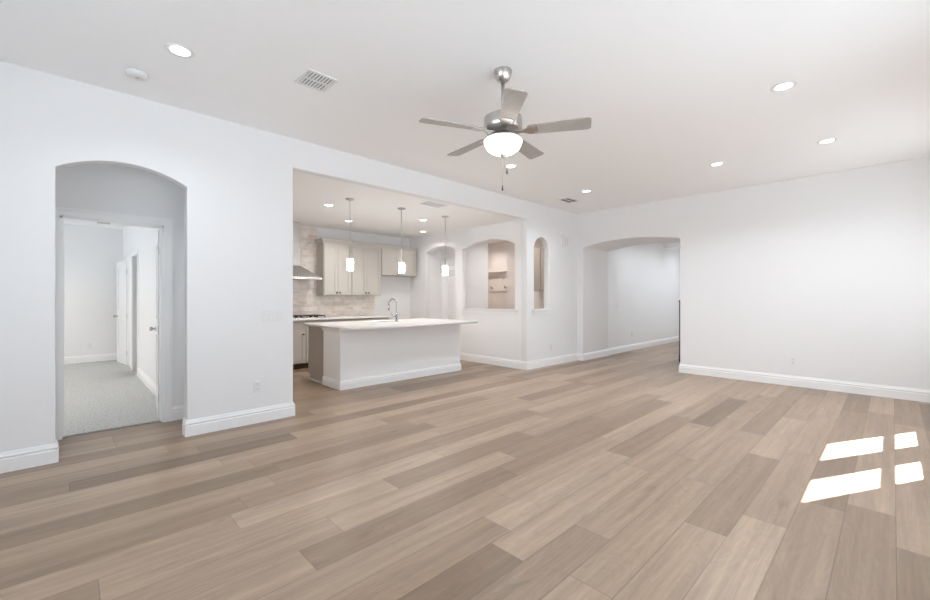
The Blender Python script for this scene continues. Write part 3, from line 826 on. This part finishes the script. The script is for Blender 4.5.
bm = bmn(); lathe(bm, fxx, fyy, [(0.0,2.5115),(0.142,2.5115),(0.147,2.503),(0.141,2.475),(0.122,2.443),(0.088,2.418),(0.045,2.407),(0.0,2.404)], 40); obj('light_bowl', bm, M['bowl'], t)
bm = bmn(); lathe(bm, fxx, fyy, [(0.0,2.413),(0.026,2.411),(0.024,2.396),(0.012,2.386),(0.009,2.376),(0.0,2.372)], 20); obj('finial', bm, M['nickel'], t)
for k, (px, py, zb) in enumerate(((0.024,0.02,2.265),(0,0,2.14))):
    if k == 1: px, py = -0.010, 0.006
    bm = bmn(); tube(bm, [(fxx+px, fyy+py, 2.41 if k == 0 else 2.405), (fxx+px, fyy+py, zb+0.02)], 0.0015, 6)
    c = obj('pull_chain', bm, M['nickel'], t)
    bm = bmn(); lathe(bm, fxx+px, fyy+py, [(0.0,zb+0.028),(0.004,zb+0.026),(0.007,zb+0.01),(0.0065,zb-0.012),(0.0,zb-0.016)], 12)
    obj('pull_fob', bm, M['bronze'], c)
def blade_outline():
    pts = []
    L0, L1, w0, w1 = 0.205, 0.655, 0.056, 0.073
    n = 8; r = 0.03
    pts += [(L0, -w0), ]
    for i in range(n+1):
        a = -PI/2 + PI/2*i/n; pts.append((L1-r+r*math.cos(a), -w1+r+r*math.sin(a)))
    for i in range(n+1):
        a = PI/2*i/n; pts.append((L1-r+r*math.cos(a), w1-r+r*math.sin(a)))
    pts += [(L0, w0), (L0-0.02, w0*0.6), (L0-0.02, -w0*0.6)]
    return pts
for k in range(5):
    ang = math.radians(30.3+72*k)
    mx = Matrix.Translation((fxx, fyy, 2.574)) @ Matrix.Rotation(ang, 4, 'Z') @ Matrix.Rotation(math.radians(-11), 4, 'X')
    tb = bmn(); prism(tb, blade_outline(), 'z', -0.003, 0.003)
    bm = bmn(); join(bm, tb, mx)
    b = obj('blade', bm, M['blade'], t)
    tb = bmn()
    prism(tb, [(0.09,-0.022),(0.15,-0.018),(0.2,-0.045),(0.255,-0.04),(0.265,0.0),(0.255,0.04),(0.2,0.045),(0.15,0.018),(0.09,0.022)], 'z', -0.0085, -0.0035)
    for q in (-0.025, 0.025): lathe(tb, 0.235, q, [(0,-0.0115),(0.006,-0.0105),(0.007,-0.0085),(0,-0.0085)], 10)
    bm = bmn(); join(bm, tb, mx)
    obj('blade_iron', bm, M['nickel'], b)

# ------------------------------------------------------------------ ceiling devices
bm = bmn(); t = thing('smoke_detector', (-4.10, 0.40, H), 'round white smoke detector on the ceiling near the left wall', 'smoke detector')
lathe(bm, -4.10, 0.40, [(0.0,H-0.0005),(0.072,H-0.0005),(0.072,H-0.012),(0.064,H-0.03),(0.045,H-0.037),(0.0,H-0.038)], 32); obj('body', bm, M['plastic'], t)
bm = bmn(); lathe(bm, -4.10, 0.40, [(0.0,H-0.0375),(0.012,H-0.0375),(0.011,H-0.041),(0.0,H-0.0415)], 16); obj('test_button', bm, M['outlet_grey'], t)

def vent(cx, cy, z, sx, sy, label, louvers, mlouv, along='y', name='ceiling_vent', group=None, back=None, lw=0.0035):
    t = thing(name, (cx, cy, z), label, 'vent', group)
    bm = bmn(); f = 0.022
    x0, x1, y0, y1 = cx-sx/2, cx+sx/2, cy-sy/2, cy+sy/2
    box(bm, x0, x1, y0, y0+f, z-0.009, z-0.0005); box(bm, x0, x1, y1-f, y1, z-0.009, z-0.0005)
    box(bm, x0, x0+f, y0+f, y1-f, z-0.009, z-0.0005); box(bm, x1-f, x1, y0+f, y1-f, z-0.009, z-0.0005)
    box(bm, cx-0.008, cx+0.008, y0+f, y1-f, z-0.009, z-0.002) if along == 'x' else box(bm, x0+f, x1-f, cy-0.006, cy+0.006, z-0.009, z-0.002)
    obj('frame', bm, M['plastic'], t)
    bm = bmn(); box(bm, x0+f, x1-f, y0+f, y1-f, z-0.002, z-0.0005); obj('duct_backing', bm, back or M['slot'], t)
    bm = bmn()
    for i in range(louvers):
        if along == 'x':
            a = y0+f+(y1-y0-2*f)*(i+0.5)/louvers
            box(bm, x0+f, x1-f, a-lw, a+lw, z-0.0085, z-0.0035)
        else:
            a = x0+f+(x1-x0-2*f)*(i+0.5)/louvers
            box(bm, a-0.004, a+0.004, y0+f, y1-f, z-0.0085, z-0.0035)
    obj('louvers', bm, mlouv, t)
vent(-3.237, 1.459, H, 0.27, 0.25, 'square louvered ceiling vent between the left wall and the fan', 8, M['plastic'], 'x', lw=0.0075)
vent(-4.035, 6.48, H, 0.21, 0.36, 'small dark louvered ceiling vent at the far left corner', 9, M['dim_grey'], 'x')
vent(-4.87, 4.04, HK, 0.22, 0.36, 'white louvered vent in the kitchen ceiling between pendants and living room', 12, M['plastic'], 'x', back=M['outlet_grey'])

# ------------------------------------------------------------------ outlets, switches, chime (built facing +X at the origin)
def outlet():
    t = thing('wall_outlet', (0,0,0), 'x', 'outlet', 'white wall outlets')
    bm = bmn(); box(bm, 0.0005, 0.006, -0.037, 0.037, -0.06, 0.06, 0.002); obj('cover_plate', bm, M['plastic'], t)
    for s in (-1, 1):
        bm = bmn(); box(bm, 0.006, 0.0085, -0.018, 0.018, s*0.026-0.017, s*0.026+0.017, 0.001); r = obj('receptacle', bm, M['plastic'], t)
        bm = bmn()
        for q in (-0.007, 0.007): box(bm, 0.0085, 0.009, q-0.0015, q+0.0015, s*0.026-0.005, s*0.026+0.007)
        obj('slots', bm, M['slot'], r)
    return t
o0 = outlet()
o0.location = (LX, 1.431, 0.378); o0['label'] = 'white outlet low on the pier below the row of switches'
dup(o0, (LX, 6.73, 0.352), 'white outlet low on the corner column below the narrow arched window')
dup(o0, (-1.021, BY, 0.368), 'white outlet low on the bare back wall', -PI/2)
dup(o0, (-11.2, 0.357, 0.345), 'white outlet on the far bedroom wall')
dup(o0, (-4.5, 10.11, 0.40), 'white outlet low on the hall wall through the far arch')
def switch(n, label, loc):
    t = thing('light_switch', (0,0,0), label, 'light switch', 'white light switches')
    w = 0.07+0.046*(n-1)
    bm = bmn(); box(bm, 0.0005, 0.006, -w/2, w/2, -0.06, 0.06, 0.002); obj('cover_plate', bm, M['plastic'], t)
    for i in range(n):
        y = (i-(n-1)/2)*0.046
        bm = bmn(); prism(bm, [(0.006,-0.032),(0.0115,-0.032),(0.008,0.0),(0.0085,0.032),(0.006,0.032)], 'y', y-0.016, y+0.016); obj('rocker', bm, M['plastic'], t)
    t.location = loc
    return t
switch(4, 'row of four white rocker switches on the pier beside the kitchen', (LX, 1.577, 1.107))
switch(2, 'white double rocker switch on the corner column near the far arch', (LX, 7.05, 1.15))
switch(1, 'single white rocker switch on the hall wall through the far arch', (-4.5, 9.31, 1.10))
t = thing('door_chime', (LX, 7.20, 2.36), 'white door chime box high on the corner column', 'door chime')
bm = bmn(); box(bm, LX+0.0005, LX+0.045, 7.10, 7.30, 2.33, 2.54, 0.008, 2); obj('body', bm, M['plastic'], t)
bm = bmn()
for y in (7.16, 7.24): box(bm, LX+0.045, LX+0.047, y-0.004, y+0.004, 2.35, 2.50)
obj('grille', bm, M['outlet_grey'], t)

# ------------------------------------------------------------------ mud room bits seen through the openings
t = thing('hook_rack', (-7.05, 7.98, 0.4), 'panelled mud room hook rack with shelf, seen through the pass-through', 'coat rack')
bm = bmn(); box(bm, -7.69, -6.44, 7.985, 7.999, 0.45, 1.96)
for k in range(9): box(bm, -7.66+k*0.15, -7.645+k*0.15, 7.978, 7.985, 0.45, 1.96)
obj('back_panel', bm, M['bead'], t)
bm = bmn(); box(bm, -7.69, -6.44, 7.87, 7.985, 1.96, 1.99, 0.004); box(bm, -7.69,-6.44, 7.955, 7.985, 1.86, 1.96); obj('shelf', bm, M['bead'], t)
bm = bmn(); box(bm, -7.69, -6.44, 7.962, 7.985, 1.47, 1.60, 0.004); obj('hook_rail', bm, M['bead'], t)
for k in range(3):
    x = -7.21+(k-1)*0.46
    bm = bmn(); tube(bm, [(x,7.962,1.56),(x,7.93,1.55),(x,7.90,1.57),(x,7.89,1.60)], [0.012,0.009,0.009,0.012], 8); obj('hook', bm, M['bronze'], t)
bm = bmn(); box(bm, -7.69, -6.44, 7.60, 7.999, 0.0, 0.45, 0.006); obj('bench', bm, M['bead'], t)
t = thing('utility_cabinet', (-5.3, 7.45, 1.45), 'taupe wall cabinet glimpsed through the narrow arched window', 'cabinet')
bm = bmn(); box(bm, -5.50, -4.95, 7.30, 7.598, 1.45, 2.36); obj('body', bm, M['mudcab'], t)
for a, b in ((-5.495,-5.228),(-5.222,-4.955)):
    bm = bmn(); box(bm, a, b, 7.282, 7.30, 1.455, 2.355, 0.002); obj('door', bm, M['mudcab'], t)

# black newel post at the far side of the arch
nx, ny = -2.978, 9.02
t = thing('newel_post', (nx, ny, 0), 'black stair newel post half hidden by the right side of the far arch', 'post')
bm = bmn(); box(bm, nx-0.045, nx+0.045, ny-0.045, ny+0.045, 0, 1.22, 0.004); obj('shaft', bm, M['blackwood'], t)
bm = bmn(); box(bm, nx-0.052, nx+0.052, ny-0.052, ny+0.052, 1.22, 1.25, 0.006); obj('cap', bm, M['blackwood'], t)
bm = bmn(); box(bm, nx-0.049, nx+0.049, ny-0.049, ny+0.049, 0.0, 0.14, 0.004); obj('base', bm, M['blackwood'], t)
